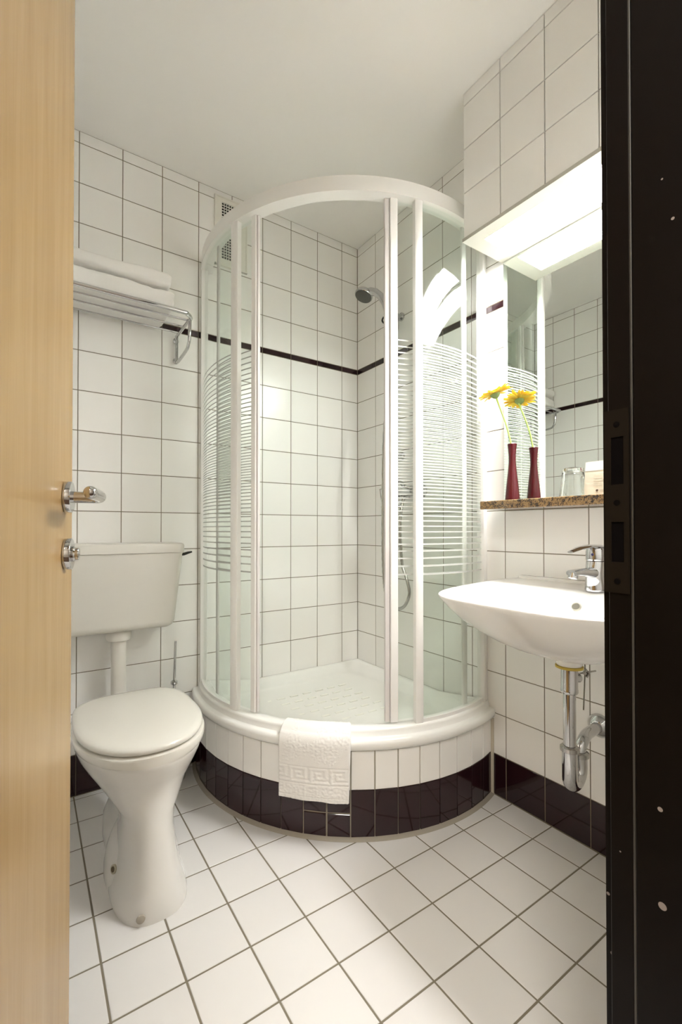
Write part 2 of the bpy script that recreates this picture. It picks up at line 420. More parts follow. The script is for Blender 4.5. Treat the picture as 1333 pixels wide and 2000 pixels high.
# shower tray: lofted rings (radius, wall inset, z on the arc, z at the walls, corner radius)
tray = thing('shower_tray', 'white acrylic quadrant shower tray with rounded rim on tiled plinth', 'shower tray', (-.45, -.45, .284))
prof = [(RC - .006, .001, .284, .27, .002), (RC + .002, .001, .2835, .27, .002), (RC + .012, .001, .290, .275, .002), (RC + .015, .001, .300, .285, .002),
        (RC + .0155, .001, .308, .295, .002), (RC + .0125, .001, .3175, .302, .002), (RC + .005, .001, .3215, .304, .003),
        (RC - .008, .001, .3215, .305, .004), (RC - .0105, .001, .3235, .306, .004), (RC - .0125, .002, .338, .306, .004), (RC - .0145, .003, .343, .306, .005), (RC - .019, .004, .3455, .306, .006),
        (RC - .055, .018, .3455, .306, .02), (RC - .062, .026, .341, .302, .03), (RC - .072, .038, .320, .290, .04), (RC - .090, .055, .288, .272, .06),
        (RC - .120, .080, .272, .268, .08), (RC - .30, .20, .268, .266, .08), (RC - .52, .21, .265, .264, .05)]
tr = MB(); rings = []
for r, d, za, zw, rc in prof:
    if r < .2: break
    rings.append([(x, y, zw + (za - zw) * t) for x, y, t in outline(r, d, rc=rc)])
tr.loft(rings, cap=False, cap1=True)
tray_pan = tr.build('pan', 'acrylic', tray, True, angle=60)
tread = pbr('tread_grey', (0.78, 0.78, 0.73), 0.3)
for i in range(7):
    for j in range(6):
        cx, cy = -.24 - .064 * i - .012 * (j % 2), -.20 - .064 * j
        if math.hypot(cx - CC[0], cy - CC[1]) < .44:
            MB().box(cx - .018, cx + .018, cy - .006, cy + .006, .2640, .2686).build('tread_pad', tread, tray)
MB().lathe([(.045, 0), (.045, .003), (.04, .006), (.012, .007)], (-.564, -.563, .2665), seg=28).build('drain_cover', 'chrome', tray, True)

# ------------------------------------------------------------------ shower enclosure
enc = thing('shower_enclosure', 'white framed curved shower enclosure with striped glass and open sliding doors', 'shower enclosure', (-.45, -.45, .3455))
RG = .648; RS = .629; ZG0, ZG1 = .3455, 2.162
AW0, AW1 = 161.9, 289.7
MB().arc_bar(CC, RS - .014, RG + .014, AW0, AW1, 2.112, ZG1, 72).build('top_rail', 'white_metal', enc, True)
MB().arc_bar(CC, RG - .010, RG + .008, AW0, 197, ZG0 - .001, .357, 24).build('bottom_rail', 'white_metal', enc, True)
MB().arc_bar(CC, RG - .010, RG + .008, 255.5, AW1, ZG0 - .001, .357, 24).build('bottom_rail', 'white_metal', enc, True)
def post(name, r, a, wdeg, dep, z0, z1, parent, mat='white_metal'):
    m = MB(); h = wdeg / 2; e = .0022; rings = []
    pr_ = [(r - dep / 2 + e, -h), (r - dep / 2, -h * .8), (r - dep / 2, h * .8), (r - dep / 2 + e, h), (r + dep / 2 - e, h), (r + dep / 2, h * .8), (r + dep / 2, -h * .8), (r + dep / 2 - e, -h)]
    for z in (z0, z1): rings.append([(*pol(rr, a + da), z) for rr, da in pr_])
    return m.loft(rings, cap=True).build(name, mat, parent, True)
post('wall_profile', RG, 162.9, 2.4, .030, ZG0 - .03, ZG1 - .03, enc)
post('wall_profile', RG, 288.2, 3.0, .030, ZG0 - .03, ZG1 - .03, enc)
# stripes: heights with spacing narrow in the middle, wide at both ends
SZL = []; z = .842
while z < 1.64:
    sp = .0094 + (.0185 * ((1.2 - z) / .355) ** 1.25 if z < 1.2 else .0125 * ((z - 1.2) / .43) ** 1.2)
    SZL.append((z, .0029 + .13 * (sp - .0094))); z += sp
def glass(r, a0, a1, parent, name):
    g = MB().arc_bar(CC, r - .0025, r + .0025, a0, a1, .356, 2.114, 28).build(name, 'glass', parent, True)
    st = MB()
    for zz, w in SZL: st.arc_bar(CC, r + .0026, r + .0031, a0 + .4, a1 - .4, zz - w / 2, zz + w / 2, 10)
    st.build('stripe_print', 'print', g, True)
    return g
for a0, a1, ap in ((164.0, 195.0, 196.2), (257.0, 287.4, 256.6)):
    glass(RG, a0, a1, enc, 'fixed_glass'); post('fixed_post', RG, ap, 3.3 if ap < 200 else 2.5, .022, ZG0, 2.114, enc)
# sliding doors: glass with a leading profile, a soft seal and a trailing bead
gl = glass(RS, 181.4, 202.6, enc, 'sliding_door')
post('door_profile', RS, 203.6, 2.0, .026, .352, 2.114, gl); post('door_seal', RS + .002, 204.9, .7, .012, .354, 2.11, gl, 'seal')
post('glass_bead', RS, 181.2, 1.6, .009, .354, 2.112, gl, 'seal')
gr_ = glass(RS, 249.6, 278.0, enc, 'sliding_door')
post('door_profile', RS, 249.1, 2.4, .026, .352, 2.114, gr_); post('door_seal', RS + .002, 247.0, 1.5, .014, .354, 2.11, gr_, 'seal')
post('glass_bead', RS, 278.2, 2.6, .010, .354, 2.112, gr_, 'white_metal')

# ------------------------------------------------------------------ shower fittings on the right wall
rail = thing('shower_rail', 'chrome shower riser rail on the tiled wall in shower corner', 'rail', (-.045, -.352, 1.30))
MB().sweep([(-.045, -.352, 1.32), (-.045, -.352, 2.02)], .0095, 14).build('bar', 'chrome', rail, True)
for zz in (1.34, 2.00):
    MB().lathe([(.019, 0), (.019, .008), (.011, .013), (.010, .05)], (-.0005, -.352, zz), (-1, 0, 0), 20).build('wall_bracket', 'chrome', rail, True)
hd = MB().lathe([(.016, -.03), (.019, -.02), (.019, .02), (.016, .03)], (-.045, -.352, 1.955), seg=20).build('slider', 'chrome', rail, True)
ark = [(-.06 - .012 * math.sin(t * PI), -.352 + .062 - .0 + .012 * math.sin(t * PI) - .035 * t, 2.008 - .052 * t) for t in [i / 10 for i in range(11)]]
MB().sweep(ark, .0042, 8).build('slider_knob', 'black_plastic', rail, True)
MB().sweep([(-.05, -.345, 1.975), (-.06, -.305, 1.975)], .004, 8).build('knob_arm', 'chrome', rail, True)

hs = thing('hand_shower', 'chrome hand shower with dark round spray face in shower corner', 'shower head', (-.09, -.36, 1.93))
hc = Vector((-.135, -.228, 2.112)); hn = Vector((-.42, .02, -1)).normalized()
hb = MB(); hb.lathe([(.0415, .0), (.0445, .004), (.045, .010), (.041, .020), (.028, .028), (.010, .032)], hc, -hn, 36)
pth = [(-.125, -.235, 2.128), (-.118, -.265, 2.126), (-.110, -.292, 2.112), (-.100, -.318, 2.085), (-.090, -.335, 2.045), (-.082, -.343, 1.995), (-.076, -.348, 1.94)]
hb.sweep(pth, [.020, .0185, .0175, .0165, .015, .0135, .012], 16)
hb.build('head', 'chrome', hs, True)
MB().lathe([(.0405, 0), (.040, .0018), (.036, .0030), (.005, .0034)], hc, hn, 36).build('spray_face', 'rubber', hs, True)

mix = thing('shower_mixer', 'chrome wall mixer behind the striped shower glass', 'mixer', (-.05, -.435, 1.155))
mb_ = MB(); mb_.sweep([(-.055, -.375, 1.165), (-.055, -.39, 1.165), (-.055, -.48, 1.165), (-.055, -.495, 1.165)], [.020, .024, .024, .020], 20)
mb_.build('body', 'chrome', mix, True)
for yy in (-.385, -.485):
    MB().lathe([(.030, 0), (.030, .006), (.018, .012), (.016, .05)], (-.0005, yy, 1.165), (-1, 0, 0), 22).build('wall_flange', 'chrome', mix, True)
MB().sweep([(-.06, -.435, 1.185), (-.075, -.435, 1.20), (-.11, -.435, 1.215), (-.135, -.435, 1.222)], [(.014, .010), (.013, .008), (.010, .005), (.008, .004)], 12).build('lever', 'chrome', mix, True)
MB().lathe([(.012, 0), (.012, .02), (.009, .022), (.009, .028)], (-.06, -.42, 1.145), (0, 0, -1), 16).build('outlet', 'chrome', mix, True)

def bez(pts, n=12):
    """smooth Catmull-Rom path through points"""
    P = [Vector(p) for p in pts]; out = []
    for i in range(len(P) - 1):
        p0, p1, p2, p3 = P[max(i - 1, 0)], P[i], P[i + 1], P[min(i + 2, len(P) - 1)]
        for k in range(n):
            t = k / n
            out.append(.5 * ((2 * p1) + (p2 - p0) * t + (2 * p0 - 5 * p1 + 4 * p2 - p3) * t * t + (3 * p1 - p0 - 3 * p2 + p3) * t ** 3))
    out.append(P[-1]); return out
hose_p = bez([(-.06, -.42, 1.12), (-.078, -.424, 1.04), (-.08, -.428, .93), (-.08, -.440, .835), (-.08, -.472, .765), (-.08, -.484, .712), (-.08, -.455, .658), (-.08, -.405, .637),
              (-.090, -.355, .665), (-.100, -.338, .76), (-.105, -.335, 1.0), (-.100, -.338, 1.4), (-.074, -.345, 1.75), (-.076, -.348, 1.945)], 14)
hr = [.0068 + (.0009 if i % 2 else -.0004) for i in range(len(hose_p))]
tag(MB().sweep(hose_p, hr, 12).build('shower_hose', 'satin', origin=(-.08, -.4, .64), smooth=True), 'flexible silver shower hose hanging in a loop behind the glass', 'hose')
soap = thing('soap_dish', 'clear soap dish on chrome wire holder on the shower wall', 'soap dish', (-.05, -.33, 1.08))
sp_ = MB()
for zz, s_ in ((1.185, 1.0), (1.10, .75)):
    sp_.sweep([(-.004, -.318 + .036 * s_, zz), (-.06, -.318 + .040 * s_, zz), (-.085, -.318 + .022 * s_, zz), (-.085, -.318 - .022 * s_, zz), (-.06, -.318 - .040 * s_, zz), (-.004, -.318 - .036 * s_, zz)], .0026, 8)
for yy in (-.345, -.318, -.290): sp_.sweep([(-.085, yy, 1.185), (-.070, yy, 1.10), (-.01, yy, 1.10)], .002, 6)
sp_.build('wire_holder', 'satin', soap, True)
MB().box(-.075, -.006, -.350, -.286, 1.104, 1.128, .006).build('dish', 'tumbler', soap, True)

# ------------------------------------------------------------------ vent grille
vent = thing('vent_grille', 'white ventilation grille with square mesh high on the back wall', 'vent', (-.714, -.004, 2.17))
vx0, vx1, vz0, vz1 = -.789, -.640, 2.168, 2.474
hx0, hx1, hz0, hz1 = -.7585, -.668, 2.200, 2.452
m = MB()
m.box(vx0, hx0, -.010, -.0006, vz0, vz1); m.box(hx1, vx1, -.010, -.0006, vz0, vz1); m.box(hx0, hx1, -.010, -.0006, vz0, hz0); m.box(hx0, hx1, -.010, -.0006, hz1, vz1)
m.build('plate', 'vent_plastic', vent)
m = MB()
m.box(vx0 - .002, vx0 + .004, -.0125, -.0006, vz0 - .002, vz1 + .002); m.box(vx1 - .004, vx1 + .002, -.0125, -.0006, vz0 - .002, vz1 + .002)
m.box(vx0 - .002, vx1 + .002, -.0125, -.0006, vz1 - .004, vz1 + .002); m.box(vx0 - .002, vx1 + .002, -.0125, -.0006, vz0 - .002, vz0 + .004)
m.build('border', 'vent_plastic', vent)
m = MB(); nc, nr = 8, 20
for i in range(1, nc): x = hx0 + (hx1 - hx0) * i / nc; m.box(x - .0014, x + .0014, -.009, -.005, hz0, hz1)
for i in range(1, nr): zz = hz0 + (hz1 - hz0) * i / nr; m.box(hx0, hx1, -.009, -.005, zz - .0014, zz + .0014)
m.build('mesh_bars', 'vent_plastic', vent)
MB().box(hx0, hx1, -.002, -.0006, hz0, hz1).build('dark_duct', 'dark_void', vent)

# ------------------------------------------------------------------ toilet
TX = -1.180
toilet = thing('toilet', 'white floor-standing toilet with closed lid beside the door', 'toilet', (TX, -.48, 0))
def egg(yf, yb, hw, z, nf=2.2, nb=2.6, cfrac=.48, n=56, cx=TX):
    """closed outline: front half superellipse to yf, rear half to yb; widest at cfrac of the length from the rear"""
    ym = yb + (yf - yb) * cfrac; pts = []
    for k in range(n):
        t = 2 * PI * k / n; c, s = math.cos(t), math.sin(t)
        e = nf if s < 0 else nb
        x = hw * math.copysign(abs(c) ** (2 / e), c)
        y = (ym - yf if s < 0 else yb - ym) * math.copysign(abs(s) ** (2 / e), s)
        pts.append((cx + x, ym + y, z))
    return pts
sec = [(0.0, -.742, -.43, .0965, 2.6, 2.2), (.012, -.742, -.43, .0965, 2.6, 2.2), (.035, -.740, -.43, .0900, 2.5, 2.2), (.07, -.733, -.43, .0800, 2.4, 2.2), (.11, -.720, -.43, .0720, 2.4, 2.3), (.155, -.705, -.43, .0685, 2.4, 2.4),
       (.19, -.695, -.44, .0675, 2.3, 2.4), (.225, -.690, -.42, .0755, 2.2, 2.4), (.26, -.687, -.37, .101, 2.15, 2.4), (.295, -.684, -.30, .128, 2.1, 2.4),
       (.325, -.698, -.26, .150, 2.1, 2.5), (.352, -.712, -.225, .166, 2.1, 2.6), (.372, -.721, -.20, .174, 2.1, 2.8), (.384, -.724, -.19, .1765, 2.1, 2.8), (.389, -.722, -.19, .175, 2.1, 2.8)]
MB().loft([egg(yf, yb, hw, z, nf, nb) for z, yf, yb, hw, nf, nb in sec], cap=True).build('bowl', 'ceramic', toilet, True, angle=70)
# rear foot with fixing flange, rear horn for the flush pipe
rf = MB(); rf.loft([egg(-.56, -.18, hw, z, 3, 3, .5) for z, hw in ((0, .080), (.05, .078), (.075, .064), (.10, .046), (.20, .040), (.26, .052), (.32, .080))], cap=True)
rf.sweep([(TX, -.115, .355), (TX, -.16, .350), (TX, -.24, .345)], [.034, .036, .046], 20)
rf.build('rear_foot', 'ceramic', toilet, True, angle=60)
fl = MB(); fl.loft([egg(yf_, yb_, hw, z, 2.2, 2.8, .42) for z, hw, yf_, yb_ in ((0, .1000, -.672, -.40), (.03, .0995, -.668, -.405), (.07, .0930, -.652, -.415), (.105, .0830, -.630, -.43), (.135, .068, -.61, -.44), (.16, .050, -.59, -.45))], cap=True); fl.build('foot_flange', 'ceramic', toilet, True, angle=60)
MB().lathe([(.0115, 0), (.0115, .004), (.0072, .0052), (.0070, .0015)], (TX - .0835, -.582, .068), (-.9, -.42, .30), 20).build('screw_cap', pbr('beige_washer', (.42, .39, .29), .5), toilet, True)
MB().lathe([(.0068, 0), (.0068, .0052)], (TX - .0835, -.582, .068), (-.9, -.42, .30), 14).build('screw_hole', pbr('brown_screw', (.10, .075, .04), .6), toilet, True)
MB().lathe([(.011, 0), (.010, .003), (.004, .0045)], (TX - .045, -.7355, .022), (-.12, -1, .05), 16).build('repair_spot', pbr('grey_filler', (.42, .38, .31), .7), toilet, True)
seatm = MB(); so = [egg(-.724, -.235, h, z, 2.15, 3.4) for h, z in ((.170, .3835), (.1770, .387), (.1795, .395), (.1795, .403), (.1770, .4075), (.170, .409))]
seatm.loft(so, cap=True); seat = seatm.build('seat_ring', 'seat', toilet, True, angle=50)
lidm = MB(); lo = []
for q, z in ((.945, .4145), (.988, .4155), (1.0, .4205), (.995, .426), (.972, .4305), (.90, .4335), (.72, .4365), (.4, .4385), (.1, .439)):
    L_ = egg(-.716, -.232, .1755, z, 2.15, 3.6)
    lo.append([(TX + (x - TX) * q, -.47 + (y + .47) * q, z) for x, y, z in L_])
lidm.loft(lo, cap=True); lid = lidm.build('lid', 'seat', toilet, True, angle=50)
for s_ in (-1, 1): MB().lathe([(.014, 0), (.016, .004), (.015, .022), (.010, .026)], (TX + .075 * s_, -.215, .386), seg=18).build('hinge', 'seat', toilet, True)

# cistern
CX = -1.181
cis = thing('cistern', 'cream plastic wall cistern with flush pipe above the toilet', 'cistern', (CX, -.09, .615))
def rrect(hw, y0, y1, z, r, n=6, cx=CX):
    pts = []
    for (sx, sy, a0) in ((1, 1, 0), (-1, 1, 90), (-1, -1, 180), (1, -1, 270)):
        x = cx + sx * (hw - r); y = (y1 - r) if sy > 0 else (y0 + r)
        for k in range(n + 1):
            a = R(a0 + 90 * k / n); pts.append((x + r * math.cos(a), y + r * math.sin(a), z))
    return pts
tb = [rrect(.150, -.120, -.002, .618, .02), rrect(.172, -.140, -.001, .621, .022), rrect(.184, -.149, -.001, .629, .024), rrect(.191, -.154, -.001, .645, .024), rrect(.2165, -.172, -.001, .905, .022)]
MB().loft(tb, cap=True).build('tank', 'cistern', cis, True, angle=50)
lb = [rrect(.2165, -.172, -.001, .9055, .02), rrect(.2205, -.177, -.001, .9065, .022), rrect(.2215, -.178, -.001, .932, .022), rrect(.2195, -.176, -.001, .939, .022), rrect(.212, -.168, -.001, .9425, .022)]
MB().loft(lb, cap=True).build('tank_lid', 'cistern', cis, True, angle=50)
MB().sweep([(CX + .205, -.150, .8965), (CX + .222, -.152, .8985), (CX + .238, -.153, .9035), (CX + .2515, -.154, .9065)], [(.012, .006), (.012, .0058), (.010, .0048), (.006, .003)], 12).build('flush_lever', 'black_plastic', cis, True)
fp = MB(); fp.lathe([(.030, .0), (.041, .004), (.044, .012), (.044, .034), (.040, .040)], (CX, -.083, .578), seg=32)
fp.build('pipe_nut', 'cistern', cis, True)
fp = MB(); fp.sweep([(CX, -.083, .585), (CX, -.083, .40), (CX, -.088, .375), (CX, -.105, .357), (CX, -.13, .353)], .0265, 28); fp.build('flush_pipe', 'cistern', cis, True)

# toilet brush behind the bowl
br = thing('toilet_brush', 'toilet brush with thin chrome handle standing behind the toilet', 'toilet brush', (-.975, -.075, 0))
MB().lathe([(.045, 0.0005), (.047, .01), (.047, .28), (.044, .283), (.042, .27), (.040, .05)], (-.975, -.075, 0), seg=28).build('holder', 'chrome', br, True)
MB().sweep([(-.975, -.075, .06), (-.975, -.075, .375), (-.970, -.074, .545)], [.0055, .0052, .0048], 12).build('handle', 'chrome', br, True)
MB().lathe([(.010, 0), (.014, .004), (.014, .012), (.007, .018)], (-.975, -.075, .372), seg=16).build('collar', 'chrome', br, True)
MB().lathe([(.022, 0), (.032, .015), (.032, .07), (.02, .085)], (-.975, -.075, .03), seg=20).build('bristles', 'print', br, True)

# ------------------------------------------------------------------ towel rack with towels
RX1, RX0, RZ, RYF = -.955, -1.56, 1.800, -.252
rack = thing('towel_rack', 'chrome bar towel rack fixed on the wall above the cistern', 'towel rack', (-1.25, -.12, 1.70))
for sx, x in ((1, RX1), (-1, RX0)):
    lp = bez([(x, -.020, RZ), (x, -.018, 1.74), (x, -.018, 1.702), (x, -.028, 1.690), (x, -.06, 1.688), (x, -.165, 1.697), (x, -.190, 1.712), (x, -.200, 1.735), (x, -.206, RZ - .002)], 5)
    MB().sweep(lp, .0062, 12).build('bracket', 'chrome', rack, True)
    MB().sweep([(x, -.012, RZ), (x, -.10, RZ), (x, -.20, RZ)], .0064, 12).build('side_rail', 'chrome', rack, True)
    for zz in (1.70, 1.785): MB().lathe([(.012, 0), (.012, .006), (.008, .010), (.006, .014)], (x, -.0005, zz), (0, -1, 0), 18).build('wall_fixing', 'chrome', rack, True)
fb = bez([(RX0, -.19, RZ), (RX0, -.215, RZ), (RX0 + .02, -.243, RZ), (RX0 + .055, RYF, RZ), (-1.25, RYF, RZ), (RX1 - .055, RYF, RZ), (RX1 - .02, -.243, RZ), (RX1, -.215, RZ), (RX1, -.19, RZ)], 8)
MB().sweep(fb, .0082, 14).build('front_bar', 'chrome', rack, True)
for y in (-.192, -.128, -.058):
    MB().sweep([(RX0, y, RZ), (RX1, y, RZ)], .0036, 10).build('shelf_bar', 'chrome', rack, True)

def folded_towel(name, label, x0, x1, y0, y1, z0, z1, seed, folds=2):
    """folded terry towel: a rounded stadium cross-section swept along x with soft irregularities"""
    m = MB(); nx, nu = 60, 40; rings = []
    h = (z1 - z0) / 2; zc = (z0 + z1) / 2; yc = (y0 + y1) / 2; hy = (y1 - y0) / 2
    for i in range(nx + 1):
        t = i / nx; x = x0 + (x1 - x0) * t; e = min(1, min(t, 1 - t) / .03); q = .80 + .20 * math.sqrt(max(0, 1 - (1 - e) ** 2)); ring = []
        for k in range(nu):
            a = 2 * PI * k / nu; c, s = math.cos(a), math.sin(a); p = 2 / 4.2
            y = hy * math.copysign(abs(c) ** p, c); z = h * math.copysign(abs(s) ** p, s)
            d = noise.noise(Vector((x * 9 + seed, y * 9, z * 9))) * .006 + noise.noise(Vector((x * 40 + seed, y * 40, z * 40))) * .0018
            crease = -.005 * math.exp(-((z - .1 * h) / .006) ** 2) if c < -.5 and folds > 1 else 0
            zz = zc + z * q + d * (1 if s > 0 else .15)
            ring.append((x + (.004 * noise.noise(Vector((y * 30, z * 30, seed))) if e < 1 else 0), yc + y * (.97 + .03 * q) - (d + crease) * (1 if c < 0 else -1), zz))
        rings.append(ring)
    m.loft(rings, cap=True)
    return tag(m.build(name, 'towel', origin=((x0 + x1) / 2, yc, z0), smooth=True, angle=80), label, 'towel', 'folded towels on the rack')
folded_towel('folded_towel', 'lower folded white towel lying on the chrome rack', -1.50, -1.022, -.236, -.012, 1.8085, 1.884, 3.1)
folded_towel('folded_towel', 'upper folded white towel on top of the stack', -1.51, -1.030, -.228, -.036, 1.8895, 1.947, 8.7, 1)

# ------------------------------------------------------------------ bath towel over the shower rim, woven meander border
def meander(u, v):
    """relief 0..1 of the key border; u in repeats, v 0..1 inside the band"""
    if v < .07 or v > .93: return 0
    v = (v - .07) / .86
    g = 7; cx_, cy_ = int((u % 1) * g), int(v * g)
    K = ["1111101", "1000101", "1010101", "1011101", "1000001", "1111111", "0000000"]
    K = ["1111110", "1000010", "1011010", "1010010", "1011110", "1000000", "1111111"]
    return 1 if K[6 - cy_][cx_] == '1' else 0
def bath_towel():
    a0, a1 = 216.1, 236.0; nu, nv = 190, 250
    path = [(-.055, -.012), (-.040, -.0005), (-.024, .0005), (-.014, .0), (-.006, -.004), (.004, -.013), (.012, -.020), (.0175, -.034), (.0195, -.055), (.0205, -.10), (.021, -.14), (.022, -.17), (.023, -.211)]
    P = bez([(RC + r, 0, .3475 + z) for r, z in path], 8); L = [0]
    for i in range(1, len(P)): L.append(L[-1] + (P[i] - P[i - 1]).length)
    def at(s):
        s = max(0, min(L[-1], s))
        for i in range(1, len(P)):
            if L[i] >= s:
                t = (s - L[i - 1]) / max(1e-9, L[i] - L[i - 1]); return P[i - 1].lerp(P[i], t), (P[i] - P[i - 1]).normalized()
        return P[-1], (P[-1] - P[-2]).normalized()
    tot = L[-1]; outer, inner = [], []
    for j in range(nv + 1):
        for i in range(nu + 1):
            fu = i / nu; fv = j / nv
            low = .003 * math.sin((fu - .55) * 4.2) * fu + .004 * noise.noise(Vector((fu * 4, 2.2, 0)))
            s = fv * (tot + low) if fv > .5 else fv * tot
            p, tg = at(min(s, tot))
            if s > tot: p = p + Vector((0, 0, -(s - tot)))
            nrm = Vector((-tg.z, 0, tg.x)); 
            if nrm.x < 0 and nrm.z < 0: nrm = -nrm
            band0, band1 = tot - .104, tot - .048
            rel = 1.0; d_end = tot - s
            if band0 < s < band1:
                vv = 1 - (s - band0) / (band1 - band0)
                acc = 0
                for du in (-.03, 0, .03):
                    for dv in (-.025, 0, .025): acc += meander(fu * 3.55 + .42 + du, vv + dv)
                rel = .25 + .75 * acc / 9
            if d_end < .010: rel = .7
            elif d_end < .0125: rel = .35
            wav = .0022 * noise.noise(Vector((fu * 5, fv * 4, 1.3))) + .0010 * noise.noise(Vector((fu * 30, fv * 40, 5.1)))
            if fv > .6: wav += .006 * (fv - .6) / .4 * (noise.noise(Vector((fu * 2.2, 9, 0))) + .25)
            edge = min(1, min(fu, 1 - fu) / .02); th = .0055 * math.sqrt(max(.05, 1 - (1 - edge) ** 2))
            a = a0 + (a1 - a0) * fu + (.5 * fv if fu < .5 else -.75 * fv) * (abs(fu - .5) * 2)
            def w(off):
                q = p + nrm * off; x, y = pol(q.x, a); return (x, y, q.z)
            outer.append(w(.0015 + th + .0026 * rel * edge + max(0, wav) + .001)); inner.append(w(.0008 + max(0, wav) * .9))
    m = MB(); n1 = nu + 1; fs = []
    N = len(outer)
    for j in range(nv):
        for i in range(nu):
            k = j * n1 + i
            fs.append((k, k + 1, k + n1 + 1, k + n1)); fs.append((N + k, N + k + n1, N + k + n1 + 1, N + k + 1))
    for i in range(nu): fs.append((i, N + i, N + i + 1, i + 1)); k = nv * n1 + i; fs.append((k, k + 1, N + k + 1, N + k))
    for j in range(nv): k = j * n1; fs.append((k, k + n1, N + k + n1, N + k)); k += nu; fs.append((k, N + k, N + k + n1, k + n1))
    m.add(outer + inner, fs)
    return tag(m.build('bath_towel', 'towel', origin=(*pol(RC, 226), .35), smooth=True, angle=180), 'white hand towel with key pattern border hanging over the shower rim', 'towel')
bath_towel()
# ------------------------------------------------------------------ washbasin
BY, BB = -1.242, .298
basin = thing('washbasin', 'white ceramic washbasin hanging on the tiled wall under the shelf', 'washbasin', (-.2, BY, .63))
def basin_rim(n=96):
    pts = []
    for k in range(n):
        t = 2 * PI * k / n; c, s = math.cos(t), math.sin(t)
        if c < 0: e, a = 3.9, .287
        else: e, a = 9.0, .1985
        x = -.20 + a * math.copysign(abs(c) ** (2 / e), c)
        b = BB if c < 0 else BB - .030 * (1 - (1 - abs(c)) ** 2) * (abs(s) ** .5)
        y = BY + b * math.copysign(abs(s) ** (2 / e), s)
        pts.append((min(x, -.0015), y))
    return pts
RIM = basin_rim()
def rimz(x): return .7995 + .026 * (x + .487) / .487
def mixp(p, q, f): return (p[0] + (q[0] - p[0]) * f, p[1] + (q[1] - p[1]) * f)
BOT = []
for k in range(96):
    t = 2 * PI * k / 96; BOT.append((-.200 + .070 * math.cos(t), BY - .020 + .070 * math.sin(t)))
BOT = [(min(x, -.0015), y) for x, y in BOT]
rings = []
for f, dz in ((1.0, -.163), (.86, -.160), (.70, -.147), (.53, -.126), (.36, -.098), (.20, -.066), (.09, -.036), (.03, -.016), (.004, -.007), (0, -.003)):
    rings.append([(*mixp(RIM[k], BOT[k], f), (rimz(RIM[k][0]) * (1 - f) + .808 * f) + dz) for k in range(96)])
INN = []
for k in range(96):
    t = 2 * PI * k / 96; c, s = math.cos(t), math.sin(t); e = 3.0
    INN.append((-.305 + .148 * math.copysign(abs(c) ** (2 / e), c), BY + .252 * math.copysign(abs(s) ** (2 / e), s)))
for f, dz in ((.03, .0), (.10, .0005)):
    rings.append([(*mixp(RIM[k], INN[k], f), rimz(mixp(RIM[k], INN[k], f)[0]) + dz) for k in range(96)])
for f, dz in ((.80, -.001), (.95, -.004)):
    rings.append([(*mixp(RIM[k], INN[k], f), rimz(mixp(RIM[k], INN[k], f)[0]) + dz) for k in range(96)])
DR = (-.245, BY - .012)
for f, z in ((.02, .790), (.08, .765), (.18, .735), (.36, .706), (.60, .690), (.90, .682)):
    rings.append([(*mixp(INN[k], DR, f), z + (.012 * (INN[k][0] + .45) / .3 if f < .1 else 0)) for k in range(96)])
bm_ = MB(); bm_.loft(rings, cap=True); bm_.build('bowl', 'basin', basin, True, angle=60)
# raised back ledge
MB().box(-.030, -.0015, BY - .262, BY + .262, .818, .8335, .005).build('back_ledge', 'basin', basin, True)
ovx = Vector((-.172, -1.2635, .7755)); ovn = Vector((-.78, -.1, .62)).normalized()
MB().lathe([(.0125, -.004), (.0125, .0015), (.0105, .0022), (.0095, -.002)], ovx, ovn, 22).build('overflow_ring', pbr('overflow_grey', (.50, .48, .40), .3), basin, True)
MB().lathe([(.0098, -.003), (.0098, .0012)], ovx, ovn, 18).build('overflow_hole', pbr('overflow_shade', (.20, .19, .15), .6), basin, True)
MB().lathe([(.031, .0), (.033, .003), (.034, .020), (.040, .034)], (-.225, -1.272, .622), seg=32).build('drain_boss', 'basin', basin, True)

# faucet
FX, FY, FZ = -.118, -1.292, .8195
fau = thing('faucet', 'chrome single lever basin faucet standing on the washbasin', 'faucet', (FX, FY, FZ))
fm = MB(); rg = []
for z, rx0, rx1, ry in ((0, .029, .029, .029), (.004, .0295, .0295, .0295), (.012, .028, .028, .028), (.03, .030, .027, .0265), (.05, .034, .0265, .0258), (.068, .029, .026, .0258), (.084, .026, .0255, .0255), (.088, .020, .020, .020)):
    rg.append([(FX + (rx0 if math.cos(2 * PI * k / 32) < 0 else rx1) * math.cos(2 * PI * k / 32), FY + ry * math.sin(2 * PI * k / 32), FZ + z) for k in range(32)])
fm.loft(rg, cap=True)
fm.build('body', 'chrome', fau, True)
MB().sweep([(FX + .012, FY, FZ + .046), (FX - .02, FY, FZ + .052), (FX - .06, FY, FZ + .0555), (FX - .100, FY, FZ + .0575), (FX - .130, FY, FZ + .0565)], [(.021, .020), (.019, .017), (.0165, .0125), (.0150, .0100), (.0145, .0092)], 20).build('spout', 'chrome', fau, True)
MB().lathe([(.0118, .0), (.0122, .003), (.0122, .013), (.0105, .0145), (.009, .012)], (FX - .120, FY, FZ + .056), (-.25, 0, -1), 24).build('aerator', 'chrome', fau, True)
MB().lathe([(.0255, .086), (.0265, .090), (.0265, .112), (.024, .121), (.014, .1255)], (FX, FY, FZ), seg=28).build('cartridge_cap', 'chrome', fau, True)
MB().sweep([(FX + .026, FY, FZ + .100), (FX + .024, FY, FZ + .116), (FX + .006, FY, FZ + .1255), (FX - .040, FY, FZ + .1275), (FX - .092, FY, FZ + .1225), (FX - .135, FY, FZ + .1135)], [(.012, .007), (.019, .008), (.021, .0065), (.017, .0055), (.0135, .0045), (.008, .0028)], 16).build('lever', 'chrome', fau, True)
